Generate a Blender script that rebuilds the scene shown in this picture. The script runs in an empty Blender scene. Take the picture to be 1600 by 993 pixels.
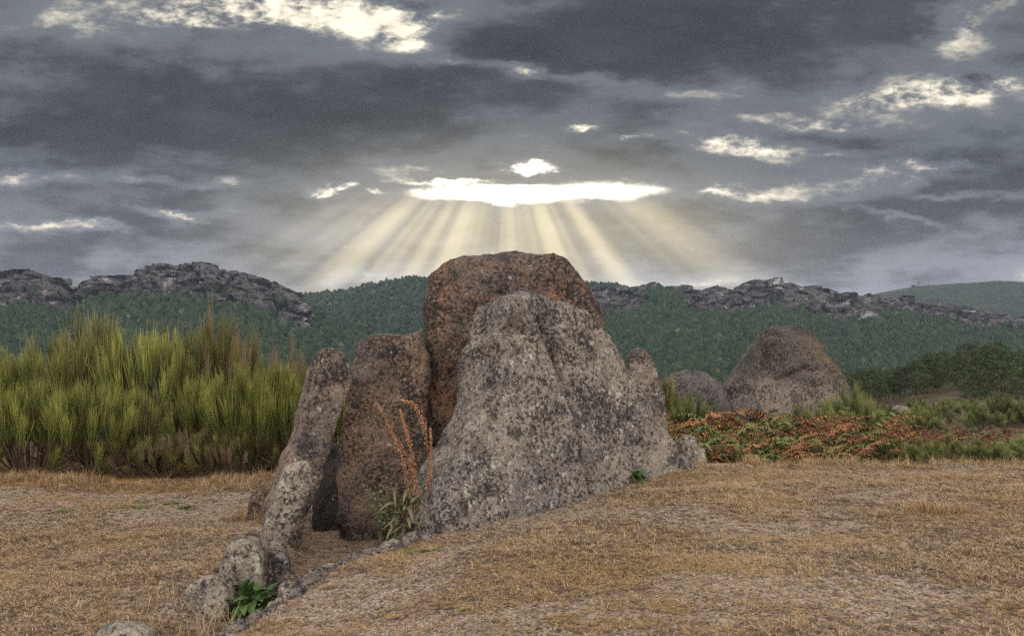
import bpy, bmesh, math, random
import numpy as np
from mathutils import Vector, Matrix, Euler

R = math.radians
sc = bpy.context.scene
COL = sc.collection
F, HX, HY, EYE = 1333.33, 800.0, 556.0, 1.75      # focal length in photo pixels, horizon row, eye height (m)

# ------------------------------------------------------------------ camera
cam = bpy.data.cameras.new('camera'); camo = bpy.data.objects.new('camera', cam); COL.objects.link(camo)
cam.sensor_width = 36; cam.lens = 36 * F / 1600; cam.shift_y = (HY - 496.5) / 1600
cam.clip_start = 0.05; cam.clip_end = 30000
camo.location = (0, 0, EYE); camo.rotation_euler = (R(90), 0, 0)
sc.camera = camo
sc.cycles.use_denoising = False      # the photograph is sharp and grainy
sc.cycles.max_bounces = 6; sc.cycles.diffuse_bounces = 3; sc.cycles.volume_bounces = 1
sc.cycles.transparent_max_bounces = 8
sc.cycles.sample_clamp_direct = 8; sc.cycles.sample_clamp_indirect = 2
sc.view_settings.view_transform = 'Standard'; sc.view_settings.look = 'None'
sc.view_settings.exposure = 0.4; sc.view_settings.gamma = 1.0

SUN_EL, SUN_AZ = R(16.1), R(-0.4)

# ------------------------------------------------------------------ node helpers
class NB:
    def __init__(s, nt): s.nt = nt
    def new(s, t, **kw):
        n = s.nt.nodes.new(t)
        for k, v in kw.items(): setattr(n, k, v)
        return n
    def put(s, sock, v):
        if v is None: return
        if isinstance(v, bpy.types.NodeSocket): s.nt.links.new(v, sock)
        else:
            try: sock.default_value = v
            except Exception: sock.default_value = tuple(v) + (1,)
    def m(s, op, a, b=None, c=None, clamp=False):
        n = s.new('ShaderNodeMath', operation=op, use_clamp=clamp)
        for i, v in enumerate((a, b, c)): s.put(n.inputs[i], v)
        return n.outputs[0]
    def vm(s, op, a, b=None, c=None):
        n = s.new('ShaderNodeVectorMath', operation=op)
        for i, v in enumerate((a, b, c)):
            if v is not None: s.put(n.inputs[i], v)
        return n.outputs['Value'] if op in ('DOT_PRODUCT', 'LENGTH') else n.outputs[0]
    def scale(s, a, f):
        n = s.new('ShaderNodeVectorMath', operation='SCALE'); s.put(n.inputs[0], a); s.put(n.inputs['Scale'], f); return n.outputs[0]
    def mr(s, x, a, b, c=0.0, d=1.0, smooth=True):
        n = s.new('ShaderNodeMapRange', interpolation_type='SMOOTHSTEP' if smooth else 'LINEAR')
        for k, v in zip(('Value', 'From Min', 'From Max', 'To Min', 'To Max'), (x, a, b, c, d)): s.put(n.inputs[k], v)
        return n.outputs[0]
    def comb(s, x, y, z=0.0):
        n = s.new('ShaderNodeCombineXYZ')
        for i, v in enumerate((x, y, z)): s.put(n.inputs[i], v)
        return n.outputs[0]
    def sep(s, v):
        n = s.new('ShaderNodeSeparateXYZ'); s.put(n.inputs[0], v); return n.outputs
    def noise(s, vec, scale, detail=4, rough=0.5, color=False, dist=0.0, dim='3D'):
        n = s.new('ShaderNodeTexNoise', noise_dimensions=dim)
        s.put(n.inputs['W' if dim == '1D' else 'Vector'], vec)
        s.put(n.inputs['Scale'], scale); s.put(n.inputs['Detail'], detail); s.put(n.inputs['Roughness'], rough); s.put(n.inputs['Distortion'], dist)
        return n.outputs['Color' if color else 'Fac']
    def mix(s, f, a, b):
        n = s.new('ShaderNodeMix', data_type='RGBA')
        s.put(n.inputs['Factor'], f)
        for sock, v in ((n.inputs['A'], a), (n.inputs['B'], b)):
            pass
        A = [i for i in n.inputs if i.name == 'A' and i.type == 'RGBA'][0]
        B = [i for i in n.inputs if i.name == 'B' and i.type == 'RGBA'][0]
        for sock, v in ((A, a), (B, b)):
            if isinstance(v, bpy.types.NodeSocket): s.nt.links.new(v, sock)
            else: sock.default_value = tuple(v)[:3] + (1,)
        return [o for o in n.outputs if o.type == 'RGBA'][0]
    def attr(s, name):
        n = s.new('ShaderNodeAttribute', attribute_name=name); return n.outputs['Fac']

# ------------------------------------------------------------------ world: broken evening cloud deck over a Nishita sky
world = bpy.data.worlds.new('World'); sc.world = world; world.use_nodes = True
nt = world.node_tree; nt.nodes.clear(); W = NB(nt)
sky = W.new('ShaderNodeTexSky', sky_type='NISHITA'); sky.sun_disc = False
sky.sun_elevation = SUN_EL; sky.sun_rotation = SUN_AZ; sky.altitude = 400
D = W.new('ShaderNodeTexCoord').outputs['Generated']
x, y, z = W.sep(D)
yc = W.m('MAXIMUM', y, 0.08)
u = W.m('DIVIDE', x, yc); v = W.m('DIVIDE', z, yc)
front = W.mr(y, 0.1, 0.6)
zc = W.m('ADD', W.m('MAXIMUM', z, 0.0), 0.10)
Q = W.comb(W.m('DIVIDE', x, zc), W.m('DIVIDE', y, zc), 0.0)
n1 = W.noise(Q, 0.75, 9, 0.58)
n2 = W.noise(W.vm('ADD', Q, (7.3, 2.1, 4.0)), 2.2, 8, 0.62)
S = W.comb(W.m('MULTIPLY', u, 3.0), W.m('MULTIPLY', v, 10.0), 3.7)
n3 = W.noise(S, 1.3, 9, 0.62)
n4 = W.noise(W.comb(W.m('MULTIPLY', u, 2.2), W.m('MULTIPLY', v, 6.0), 8.1), 4.0, 10, 0.64)
wc = W.noise(W.comb(W.m('MULTIPLY', u, 1.0), W.m('MULTIPLY', v, 2.2), 1.3), 7.0, 7, 0.62, color=True)
warp = W.vm('MULTIPLY', W.vm('SUBTRACT', wc, (0.5, 0.5, 0.5)), (0.22, 0.07, 0.0))
UV = W.vm('ADD', W.comb(u, v, 0.0), warp)
GAPS = [  # breaks in the cloud: azimuth, elevation, extents (in 1/1333 rad), tilt, openness
 (490, 8, 190, 26, .0, .62), (610, 40, 62, 34, .1, .72), (705, 96, 55, 11, .15, .42), (330, 22, 130, 22, 0, .35), (110, 40, 190, 34, 0, .30),
 (820, 118, 48, 10, .1, .45), (930, 130, 60, 8, 0, .33), (1060, 150, 90, 10, 0, .3), (815, 253, 46, 14, 0, .8), (835, 302, 60, 6, 0, .3),
 (800, 308, 55, 13, 0, .5), (710, 281, 60, 5, 0, .5), (1125, 214, 75, 13, .1, .42), (1190, 240, 70, 9, .1, .35), (1450, 150, 130, 26, -.08, .45),
 (1500, 40, 48, 50, -.3, .34), (1300, 287, 190, 8, -.1, .36), (1150, 304, 90, 4, -.05, .34), (1420, 262, 90, 7, 0, .4), (1390, 332, 60, 5, .25, .3), (1250, 190, 120, 7, .05, .3), (1560, 120, 60, 10, 0, .3), (1480, 300, 80, 4, 0, .3), (1330, 240, 60, 5, 0, .3),
 (40, 285, 60, 9, 0, .42), (200, 283, 70, 6, 0, .3), (350, 288, 42, 5, 0, .42), (495, 294, 20, 6, 0, .45), (280, 333, 60, 5, -.03, .5), (70, 358, 110, 5, .08, .52),
 (560, 440, 90, 9, -.05, .38), (1090, 440, 100, 7, 0, .42), (770, 383, 12, 4, 0, .35), (880, 203, 30, 5, 0, .4), (980, 215, 28, 5, 0, .35), (570, 300, 30, 4, 0, .3),
 (1050, 62, 300, 75, 0, -.34), (360, 185, 400, 70, 0, -.30), (1250, 345, 220, 40, 0, -.15)]   # negative: thicker, darker cloud masses
acc = 0.0
for (gx, gy, sx, sy, tilt, amp) in GAPS:
    if gx > 1010 and amp > 0: sy, sx, amp = sy * 1.5, sx * 1.15, amp * 1.08
    elif gx < 560 and gy > 200: sy, amp = sy * 1.3, amp * 1.12
    u0, v0 = (gx - HX) / F, (HY - gy) / F
    iu, iv = F / sx, F / sy
    d = W.vm('MULTIPLY_ADD', UV, (iu, iv, 0), (-u0 * iu, -v0 * iv, 0))
    if tilt:
        sx_, sy_, _ = W.sep(d)
        d = W.comb(sx_, W.m('MULTIPLY_ADD', sx_, tilt * sx / sy, sy_), 0.0)
    e = W.m('POWER', 0.36788, W.vm('DOT_PRODUCT', d, d))
    acc = W.m('MULTIPLY_ADD', e, amp, acc)
dS = W.vm('MULTIPLY_ADD', W.vm('ADD', W.comb(u, v, 0.0), W.scale(warp, .22)), (F / 175, F / 10.5, 0), (-(832 - HX) / 175, -(HY - 301) / 10.5, 0))
sx_, sy_, _ = W.sep(dS); sx_ = W.m('MULTIPLY', sx_, sx_)
acc = W.m('MULTIPLY_ADD', W.m('POWER', 0.36788, W.m('ADD', W.m('MULTIPLY', sx_, sx_), W.m('MULTIPLY', sy_, sy_))), 1.1, acc)   # the flat slit below the sun
G = W.m('MULTIPLY', acc, front)
dens = W.m('MULTIPLY_ADD', W.m('SUBTRACT', n1, 0.5), 0.6, W.mr(front, 0.0, 1.0, 0.42, 0.66))
dens = W.m('MULTIPLY_ADD', W.m('SUBTRACT', n3, 0.5), W.m('MULTIPLY', front, 0.85), dens)
dens = W.m('MULTIPLY_ADD', W.m('SUBTRACT', n4, 0.5), W.m('MULTIPLY', front, 1.05), dens)
n5 = W.noise(W.comb(W.m('MULTIPLY', u, 2.6), W.m('MULTIPLY', v, 5.0), 2.2), 9.0, 9, 0.68)
ragged = W.m('MULTIPLY', W.mr(G, 0.12, 0.55), W.mr(v, 0.20, 0.26, 0.5, 1.0))
dens = W.m('MULTIPLY_ADD', W.m('SUBTRACT', n5, 0.46), W.m('MULTIPLY', ragged, 2.4), dens)   # gaps break up into fragments
dens = W.m('SUBTRACT', dens, G)
cl = W.mr(dens, -0.06, 0.50)
thick = W.mr(dens, 0.40, 1.0)
def gauss(cx, cy, sx, sy):
    d = W.vm('MULTIPLY_ADD', W.comb(u, v, 0.0), (F / sx, F / sy, 0), (-(cx - HX) / sx, -(HY - cy) / sy, 0))
    return W.m('MULTIPLY', W.m('POWER', 0.36788, W.vm('DOT_PRODUCT', d, d)), front)
sunp = gauss(815, 298, 240, 75)
gapc = W.vm('ADD', W.scale((0.88, 0.80, 0.63), 1.0), W.scale((2.6, 2.4, 1.9), sunp))
gapc = W.scale(gapc, W.mr(n5, 0.3, 0.7, 1.15, 0.8))
gapc = W.mix(front, W.scale(sky.outputs[0], 0.13), gapc)
hz = W.mr(z, 0.03, 0.20)
cloudc = W.mix(hz, (0.205, 0.205, 0.228), (0.084, 0.091, 0.104))
cloudc = W.scale(cloudc, W.m('ADD', W.mr(thick, 0.0, 1.0, 1.55, 0.50), W.m('ADD', W.m('MULTIPLY', W.m('SUBTRACT', n4, 0.5), 0.85), W.m('MULTIPLY', W.m('SUBTRACT', n2, 0.5), 0.5))))
# overcast skies brighten towards the zenith, and clouds opposite the sun are lit on the side we see
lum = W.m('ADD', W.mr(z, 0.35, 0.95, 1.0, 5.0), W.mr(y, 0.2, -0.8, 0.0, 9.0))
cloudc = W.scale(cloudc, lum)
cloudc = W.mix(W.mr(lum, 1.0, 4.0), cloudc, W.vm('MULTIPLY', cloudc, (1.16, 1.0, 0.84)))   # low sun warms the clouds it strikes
warm = gauss(800, 370, 330, 110)
cloudc = W.vm('ADD', cloudc, W.scale((0.30, 0.25, 0.14), warm))
# shafts of light fanning down from the gap in front of the sun
us, vs = (790 - HX) / F, (HY - 172) / F
du = W.m('SUBTRACT', u, us); dv = W.m('SUBTRACT', vs, v)
ang = W.m('ARCTAN2', du, dv)
rr = W.m('SQRT', W.m('ADD', W.m('MULTIPLY', du, du), W.m('MULTIPLY', dv, dv)))
rn = W.mr(W.noise(W.m('ADD', ang, 5.0), 4.6, 2.0, 0.5, dim='1D'), 0.34, 0.70)
rw = W.m('MULTIPLY', W.mr(W.m('ABSOLUTE', ang), 1.2, 0.8), W.m('MULTIPLY', W.mr(dv, 0.085, 0.125), W.mr(rr, 0.46, 0.18)))
ray = W.m('MULTIPLY', W.m('MULTIPLY', rn, rw), front)
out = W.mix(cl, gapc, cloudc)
out = W.vm('ADD', out, W.scale((0.33, 0.275, 0.155), ray))
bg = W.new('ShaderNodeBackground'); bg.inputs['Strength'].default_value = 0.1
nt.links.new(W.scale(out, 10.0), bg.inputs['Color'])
nt.links.new(bg.outputs[0], W.new('ShaderNodeOutputWorld').inputs[0])

sunl = bpy.data.lights.new('sun', 'SUN'); sunl.energy = 1.5; sunl.angle = R(12); sunl.color = (1, 0.88, 0.68)
suno = bpy.data.objects.new('sun', sunl); COL.objects.link(suno)
sd = Vector((math.sin(SUN_AZ) * math.cos(SUN_EL), math.cos(SUN_AZ) * math.cos(SUN_EL), math.sin(SUN_EL)))
suno.rotation_euler = (-sd).to_track_quat('-Z', 'Y').to_euler(); suno.location = (0, 0, 60)

# ------------------------------------------------------------------ numpy noise
def _h(ix, iy, iz, seed):
    n = (ix.astype(np.int64) * 374761393 + iy.astype(np.int64) * 668265263 + iz.astype(np.int64) * 2147483647 + seed * 1274126177) & 0xFFFFFFFF
    n = ((n ^ (n >> 13)) * 1274126177) & 0xFFFFFFFF
    n = (n ^ (n >> 16)) & 0xFFFFFFFF
    return n / 4294967295.0 * 2 - 1
def vnoise(P, seed=0):
    i = np.floor(P); f = P - i; f = f * f * f * (f * (f * 6 - 15) + 10)
    i = i.astype(np.int64); X, Y, Z = i[:, 0], i[:, 1], i[:, 2]
    r = 0
    for a in (0, 1):
        for b in (0, 1):
            for c in (0, 1):
                w = (f[:, 0] if a else 1 - f[:, 0]) * (f[:, 1] if b else 1 - f[:, 1]) * (f[:, 2] if c else 1 - f[:, 2])
                r = r + w * _h(X + a, Y + b, Z + c, seed)
    return r
def fbm(P, oct=4, seed=0, gain=0.5):
    P = np.asarray(P, float); r = 0; a = 1.0
    for k in range(oct):
        r = r + a * vnoise(P * (2.03 ** k) + 17.3 * k, seed + k); a *= gain
    return r
def ss(a, b, x):
    t = np.clip((x - a) / (b - a), 0, 1); return t * t * (3 - 2 * t)
def v3(x, y, z=None): return np.stack([x, y, np.zeros_like(x) if z is None else z], -1)

# ------------------------------------------------------------------ mesh helpers
def mesh(name, V, Q=None, T=None, attrs=None, mat=None, smooth=False):
    V = np.asarray(V, np.float32).reshape(-1, 3)
    me = bpy.data.meshes.new(name)
    Q = np.zeros((0, 4), int) if Q is None or len(Q) == 0 else np.asarray(Q); T = np.zeros((0, 3), int) if T is None or len(T) == 0 else np.asarray(T)
    me.vertices.add(len(V)); me.vertices.foreach_set('co', V.ravel())
    loops = np.concatenate([Q.ravel(), T.ravel()]).astype(np.int32)
    me.loops.add(len(loops)); me.loops.foreach_set('vertex_index', loops)
    ls = np.concatenate([np.arange(len(Q)) * 4, len(Q) * 4 + np.arange(len(T)) * 3]).astype(np.int32)
    me.polygons.add(len(ls)); me.polygons.foreach_set('loop_start', ls)
    if smooth: me.polygons.foreach_set('use_smooth', np.ones(len(ls), bool))
    for k, a in (attrs or {}).items():
        at_ = me.attributes.new(k, 'FLOAT', 'POINT'); at_.data.foreach_set('value', np.asarray(a, np.float32))
    me.update(calc_edges=True); me.validate()
    if mat: me.materials.append(mat)
    return me
def obj(name, me, parent=None, loc=None):
    o = bpy.data.objects.new(name, me); COL.objects.link(o)
    if parent: o.parent = parent
    if loc is not None: o.location = loc
    return o
def tag(o, label=None, cat=None, group=None, kind=None):
    if label: o['label'] = label
    if cat: o['category'] = cat
    if group: o['group'] = group
    if kind: o['kind'] = kind
    return o
def thing(name, label, cat, loc=(0, 0, 0), rz=0, group=None, scale=None):
    o = bpy.data.objects.new(name, None); COL.objects.link(o); o.empty_display_size = 0.2
    o.location = loc; o.rotation_euler = (0, 0, rz)
    if scale is not None: o.scale = scale if hasattr(scale, '__len__') else (scale,) * 3
    return tag(o, label, cat, group)
def tubes(P, Rr, sides=3):
    P = np.asarray(P, float); N, Sg, _ = P.shape; Rr = np.broadcast_to(Rr, (N, Sg))
    t = np.gradient(P, axis=1); t /= np.linalg.norm(t, axis=2, keepdims=True) + 1e-9
    ref = np.where(np.abs(t[:, :1, 2:3]) > 0.9, np.array([1.0, 0, 0]), np.array([0, 0, 1.0])) * np.ones((N, 1, 1))
    a = np.cross(t, np.broadcast_to(ref, t.shape)); a /= np.linalg.norm(a, axis=2, keepdims=True) + 1e-9
    b = np.cross(t, a)
    th = np.arange(sides) * 2 * np.pi / sides
    V = P[:, :, None] + Rr[:, :, None, None] * (np.cos(th)[None, None, :, None] * a[:, :, None] + np.sin(th)[None, None, :, None] * b[:, :, None])
    idx = np.arange(N * Sg * sides).reshape(N, Sg, sides)
    nx = np.roll(idx, -1, axis=2)
    Qd = np.stack([idx[:, :-1], nx[:, :-1], nx[:, 1:], idx[:, 1:]], -1).reshape(-1, 4)
    return V.reshape(-1, 3), Qd
class MB:
    def __init__(s): s.V = []; s.Q = []; s.T = []; s.A = {}; s.n = 0
    def add(s, V, Q=None, T=None, **attrs):
        V = np.asarray(V, float).reshape(-1, 3)
        if Q is not None and len(Q): s.Q.append(np.asarray(Q) + s.n)
        if T is not None and len(T): s.T.append(np.asarray(T) + s.n)
        for k, a in attrs.items(): s.A.setdefault(k, []).append(np.broadcast_to(np.asarray(a, float), (len(V),)))
        s.V.append(V); s.n += len(V)
    def build(s, name, mat=None, smooth=False):
        return mesh(name, np.concatenate(s.V), np.concatenate(s.Q) if s.Q else None, np.concatenate(s.T) if s.T else None,
                    {k: np.concatenate(a) for k, a in s.A.items()}, mat, smooth)

# ------------------------------------------------------------------ materials
def mat(name, rough=0.9, spec=0.2):
    m = bpy.data.materials.new(name); m.use_nodes = True
    b = m.node_tree.nodes['Principled BSDF']; b.inputs['Roughness'].default_value = rough
    b.inputs['Specular IOR Level'].default_value = spec
    return m, NB(m.node_tree), b
def bump(N, b, h, strength, dist):
    n = N.new('ShaderNodeBump'); n.inputs['Strength'].default_value = strength; n.inputs['Distance'].default_value = dist
    N.put(n.inputs['Height'], h); N.nt.links.new(n.outputs[0], b.inputs['Normal'])
def stone_mat(name, ca, cb, lichen=0.5, dark=0.5, seed=0.0, lich=(0.42, 0.40, 0.345), top=0.0, spark=.26):
    m, N, b = mat(name, 0.92, 0.15)
    P = N.new('ShaderNodeTexCoord').outputs['Object']; P = N.vm('ADD', P, (seed, seed * 1.7, -seed))
    c = N.mix(N.mr(N.noise(P, 1.6, 5, 0.6), 0.38, 0.62), ca, cb)
    # dark and pale lichen patches
    dk = N.mr(N.noise(P, 2.6, 9, 0.68), 0.60 - 0.14 * dark, 0.72 - 0.14 * dark)
    c = N.mix(N.m('MULTIPLY', dk, 0.85), c, (0.035, 0.034, 0.036))
    mo = N.noise(N.vm('ADD', P, (5, 1, 7)), 11, 8, 0.75)
    c = N.mix(N.m('MULTIPLY', N.mr(mo, 0.53, 0.60), 0.8), c, (0.04, 0.037, 0.036))
    lk = N.mr(N.noise(N.vm('ADD', P, (9, 3, 5)), 8.0, 9, 0.72), 0.64 - 0.12 * lichen, 0.70 - 0.12 * lichen)
    c = N.mix(N.m('MULTIPLY', lk, 0.75), c, lich)
    if top:                                                # black lichen and moss grow on the weathered crown
        zz = N.sep(N.new('ShaderNodeTexCoord').outputs['Object'])[2]
        tp = N.mr(N.m('ADD', zz, N.m('MULTIPLY', N.noise(P, 2.5, 6, 0.65), 1.6)), top, top + .9)
        c = N.mix(N.m('MULTIPLY', tp, 0.75), c, N.mix(N.mr(N.noise(P, 1.2, 4, 0.6), 0.5, 0.65), (0.045, 0.04, 0.035), (0.11, 0.085, 0.03)))
    # granite grains
    g1 = N.noise(P, 62, 2, 0.6); g2 = N.noise(N.vm('ADD', P, (3, 8, 1)), 24, 4, 0.72)
    c = N.mix(N.mr(g1, 0.56, 0.64), c, N.mix(spark, N.scale(c, 1.35), (0.62, 0.56, 0.49)))
    lowf = N.noise(N.vm('ADD', P, (1, 4, 2)), 1.8, 5, 0.6)
    c = N.mix(N.m('MULTIPLY', N.mr(N.m('ADD', g2, N.m('MULTIPLY', N.m('SUBTRACT', lowf, 0.5), 0.5)), 0.515, 0.40), 0.86), c, (0.02, 0.018, 0.017))
    N.nt.links.new(c, b.inputs['Base Color'])
    h = N.m('ADD', N.m('MULTIPLY', N.noise(P, 9, 6, 0.65), 1.0), N.m('MULTIPLY', g2, 0.45))
    bump(N, b, h, 1.0, 0.034)
    return m
M_red = stone_mat('granite_rust', (0.21, 0.108, 0.066), (0.125, 0.092, 0.073), 0.3, 0.72, 1.0)
M_redd = stone_mat('granite_brown', (0.18, 0.118, 0.082), (0.13, 0.096, 0.074), 0.2, 0.6, 4.0)
M_grey = stone_mat('granite_grey', (0.28, 0.235, 0.19), (0.20, 0.165, 0.138), 0.5, 0.6, 7.0)
M_slab = stone_mat('granite_slab', (0.25, 0.213, 0.172), (0.175, 0.155, 0.137), 0.62, 0.56, 7.0, (0.47, 0.45, 0.40), spark=.42)
M_tan = stone_mat('granite_tan', (0.32, 0.245, 0.17), (0.23, 0.18, 0.135), 0.3, 0.45, 11.0)
M_lich = stone_mat('granite_lichen', (0.31, 0.265, 0.205), (0.23, 0.195, 0.155), 0.85, 0.35, 15.0, (0.43, 0.42, 0.33))
M_brown = stone_mat('granite_greybrown', (0.225, 0.17, 0.125), (0.15, 0.12, 0.097), 0.45, 0.55, 29.0)
M_dark = stone_mat('granite_dark', (0.13, 0.115, 0.105), (0.09, 0.082, 0.08), 0.1, 0.5, 19.0)
M_inner = stone_mat('granite_inner_shade', (0.06, 0.052, 0.046), (0.042, 0.038, 0.035), 0.05, 0.5, 31.0, spark=.1)  # dark stone, base colour deepened to paint in the deep shade of the gap
M_bould = stone_mat('granite_boulder', (0.25, 0.20, 0.16), (0.19, 0.155, 0.13), 0.15, 0.5, 23.0, top=1.7)

m, N, b = mat('ground_earth', 0.95, 0.1); M_ground = m
P = N.new('ShaderNodeNewGeometry').outputs['Position']
straw = N.attr('straw'); grav = N.attr('gravel'); far = N.attr('far')
nf = N.noise(P, 45, 3, 0.7); nm = N.noise(P, 9, 6, 0.68); nl = N.noise(P, 2.0, 6, 0.6)
soil = N.mix(N.mr(N.m('ADD', N.m('MULTIPLY', nm, .5), N.m('MULTIPLY', nf, .5)), 0.42, 0.58), (0.10, 0.07, 0.052), (0.33, 0.235, 0.165))
st = N.mix(N.mr(N.noise(N.vm('MULTIPLY', P, (1, 2.2, 1)), 28, 4, 0.7), 0.35, 0.65), (0.21, 0.12, 0.05), (0.52, 0.32, 0.125))
gv = N.mix(N.mr(nf, 0.40, 0.60), (0.20, 0.15, 0.11), (0.58, 0.47, 0.37))
c = N.mix(N.mr(N.m('ADD', straw, N.m('MULTIPLY', N.m('SUBTRACT', nm, 0.5), 1.2)), 0.35, 0.65), soil, st)
c = N.mix(N.mr(N.m('ADD', grav, N.m('MULTIPLY', N.m('SUBTRACT', nm, 0.5), 1.2)), 0.30, 0.95), c, N.mix(0.85, c, gv))
c = N.mix(N.m('MULTIPLY', N.mr(nf, 0.44, 0.36), 0.75), c, (0.03, 0.023, 0.02))
heath = N.mix(N.mr(N.noise(P, 0.16, 6, 0.6), 0.42, 0.6), (0.05, 0.052, 0.028), (0.115, 0.075, 0.052))
c = N.mix(far, c, heath)
N.nt.links.new(c, b.inputs['Base Color'])
bump(N, b, N.m('ADD', nm, N.m('MULTIPLY', nf, 0.6)), 1.0, 0.03)

def plant_mat(name, lo, mid, hi, rough=0.7, var=0.35):
    """stem colour from woody foot to tip ('t'), varied stem by stem ('r')"""
    m, N, b = mat(name, rough, 0.25)
    t = N.attr('t'); r = N.attr('r')
    c = N.mix(N.mr(t, 0.05, 0.42), lo, mid); c = N.mix(N.mr(t, 0.45, 0.95), c, hi)
    oi = N.new('ShaderNodeObjectInfo').outputs['Random']
    k = N.m('ADD', 1 - var, N.m('MULTIPLY', N.m('ADD', r, N.m('MULTIPLY', oi, 0.5)), var * 1.33))
    c = N.scale(c, k)
    N.nt.links.new(c, b.inputs['Base Color'])
    return m
M_broom = plant_mat('broom_green', (0.075, 0.055, 0.035), (0.12, 0.14, 0.033), (0.36, 0.36, 0.085), var=0.75)
M_broomd = plant_mat('broom_olive', (0.075, 0.055, 0.04), (0.10, 0.10, 0.032), (0.25, 0.235, 0.07), var=0.75)
M_broomb = plant_mat('broom_bluegreen', (0.05, 0.045, 0.03), (0.10, 0.125, 0.045), (0.31, 0.32, 0.10), var=0.75)
M_broomx = plant_mat('broom_dry', (0.08, 0.055, 0.04), (0.19, 0.13, 0.08), (0.26, 0.19, 0.10), var=0.5)
M_wood = plant_mat('broom_wood', (0.10, 0.075, 0.055), (0.12, 0.085, 0.06), (0.11, 0.09, 0.05))
M_fr = [plant_mat('bracken_rust', (0.16, 0.06, 0.025), (0.21, 0.092, 0.042), (0.29, 0.145, 0.06), var=0.75),
        plant_mat('bracken_green', (0.07, 0.075, 0.025), (0.10, 0.135, 0.045), (0.20, 0.215, 0.07), var=0.75),
        plant_mat('bracken_amber', (0.20, 0.09, 0.03), (0.29, 0.165, 0.05), (0.36, 0.22, 0.065), var=0.5),
        plant_mat('bracken_wine', (0.11, 0.045, 0.03), (0.14, 0.06, 0.042), (0.19, 0.09, 0.055), var=0.5)]
M_leaf = plant_mat('leaf_green', (0.05, 0.09, 0.02), (0.055, 0.105, 0.03), (0.09, 0.155, 0.045), 0.6)
M_leafg = plant_mat('leaf_greygreen', (0.08, 0.10, 0.045), (0.12, 0.16, 0.07), (0.22, 0.26, 0.12), 0.6)
M_leafd = plant_mat('leaf_wilted', (0.12, 0.08, 0.04), (0.14, 0.12, 0.06), (0.19, 0.18, 0.09), 0.7)
M_seed = plant_mat('seed_rust', (0.22, 0.10, 0.05), (0.32, 0.16, 0.085), (0.42, 0.24, 0.13), var=0.6)
M_grass = plant_mat('dry_straw', (0.24, 0.15, 0.07), (0.36, 0.24, 0.115), (0.50, 0.355, 0.185), var=0.7)
M_grassp = plant_mat('pale_straw', (0.22, 0.17, 0.12), (0.38, 0.275, 0.175), (0.52, 0.41, 0.29), var=0.65)
M_grassd = plant_mat('brown_straw', (0.12, 0.085, 0.055), (0.16, 0.105, 0.065), (0.23, 0.155, 0.09), var=0.6)
M_weed = plant_mat('weed_green', (0.06, 0.08, 0.02), (0.10, 0.15, 0.04), (0.16, 0.21, 0.06))
M_pine = plant_mat('pine_needles', (0.03, 0.045, 0.02), (0.045, 0.07, 0.03), (0.085, 0.118, 0.045), 0.8, 0.55)
M_bark = plant_mat('pine_bark', (0.10, 0.07, 0.05), (0.12, 0.08, 0.06), (0.10, 0.07, 0.05))
def tree_mat(name, a, b_):
    m, N, b = mat(name, 0.9, 0.1)
    oi = N.new('ShaderNodeObjectInfo').outputs['Random']
    P = N.new('ShaderNodeTexCoord').outputs['Object']
    c = N.mix(oi, a, b_)
    c = N.scale(c, N.mr(N.noise(P, 5, 4, 0.7), 0.35, 0.65, 0.75, 1.2))
    N.nt.links.new(c, b.inputs['Base Color']); return m
M_wood1 = tree_mat('forest_green', (0.026, 0.046, 0.028), (0.055, 0.08, 0.042))
M_wood2 = tree_mat('forest_dark', (0.019, 0.037, 0.025), (0.04, 0.062, 0.034))
M_wood3 = tree_mat('forest_pale', (0.07, 0.09, 0.045), (0.12, 0.125, 0.06))
m, N, b = mat('hillside', 0.95, 0.1); M_hill = m
P = N.new('ShaderNodeNewGeometry').outputs['Position']; rk = N.attr('rock')
nb = N.noise(P, 0.02, 8, 0.65); ns = N.noise(N.vm('MULTIPLY', P, (1, 1, 0.5)), 0.09, 8, 0.7)
grn = N.mix(N.mr(nb, 0.4, 0.6), (0.028, 0.042, 0.028), (0.05, 0.062, 0.036))
roc = N.mix(N.mr(ns, 0.38, 0.60), (0.045, 0.043, 0.045), (0.13, 0.12, 0.12))
roc = N.mix(N.mr(N.noise(N.vm('MULTIPLY', P, (1, 1, 0.45)), 0.045, 9, 0.72), 0.57, 0.63), roc, (0.36, 0.345, 0.34))
roc = N.mix(N.m('MULTIPLY', N.mr(N.noise(P, 0.03, 7, 0.6), 0.55, 0.62), 0.7), roc, (0.05, 0.065, 0.035))
N.nt.links.new(N.mix(rk, grn, roc), b.inputs['Base Color'])
bump(N, b, ns, 1.0, 6.0)

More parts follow.
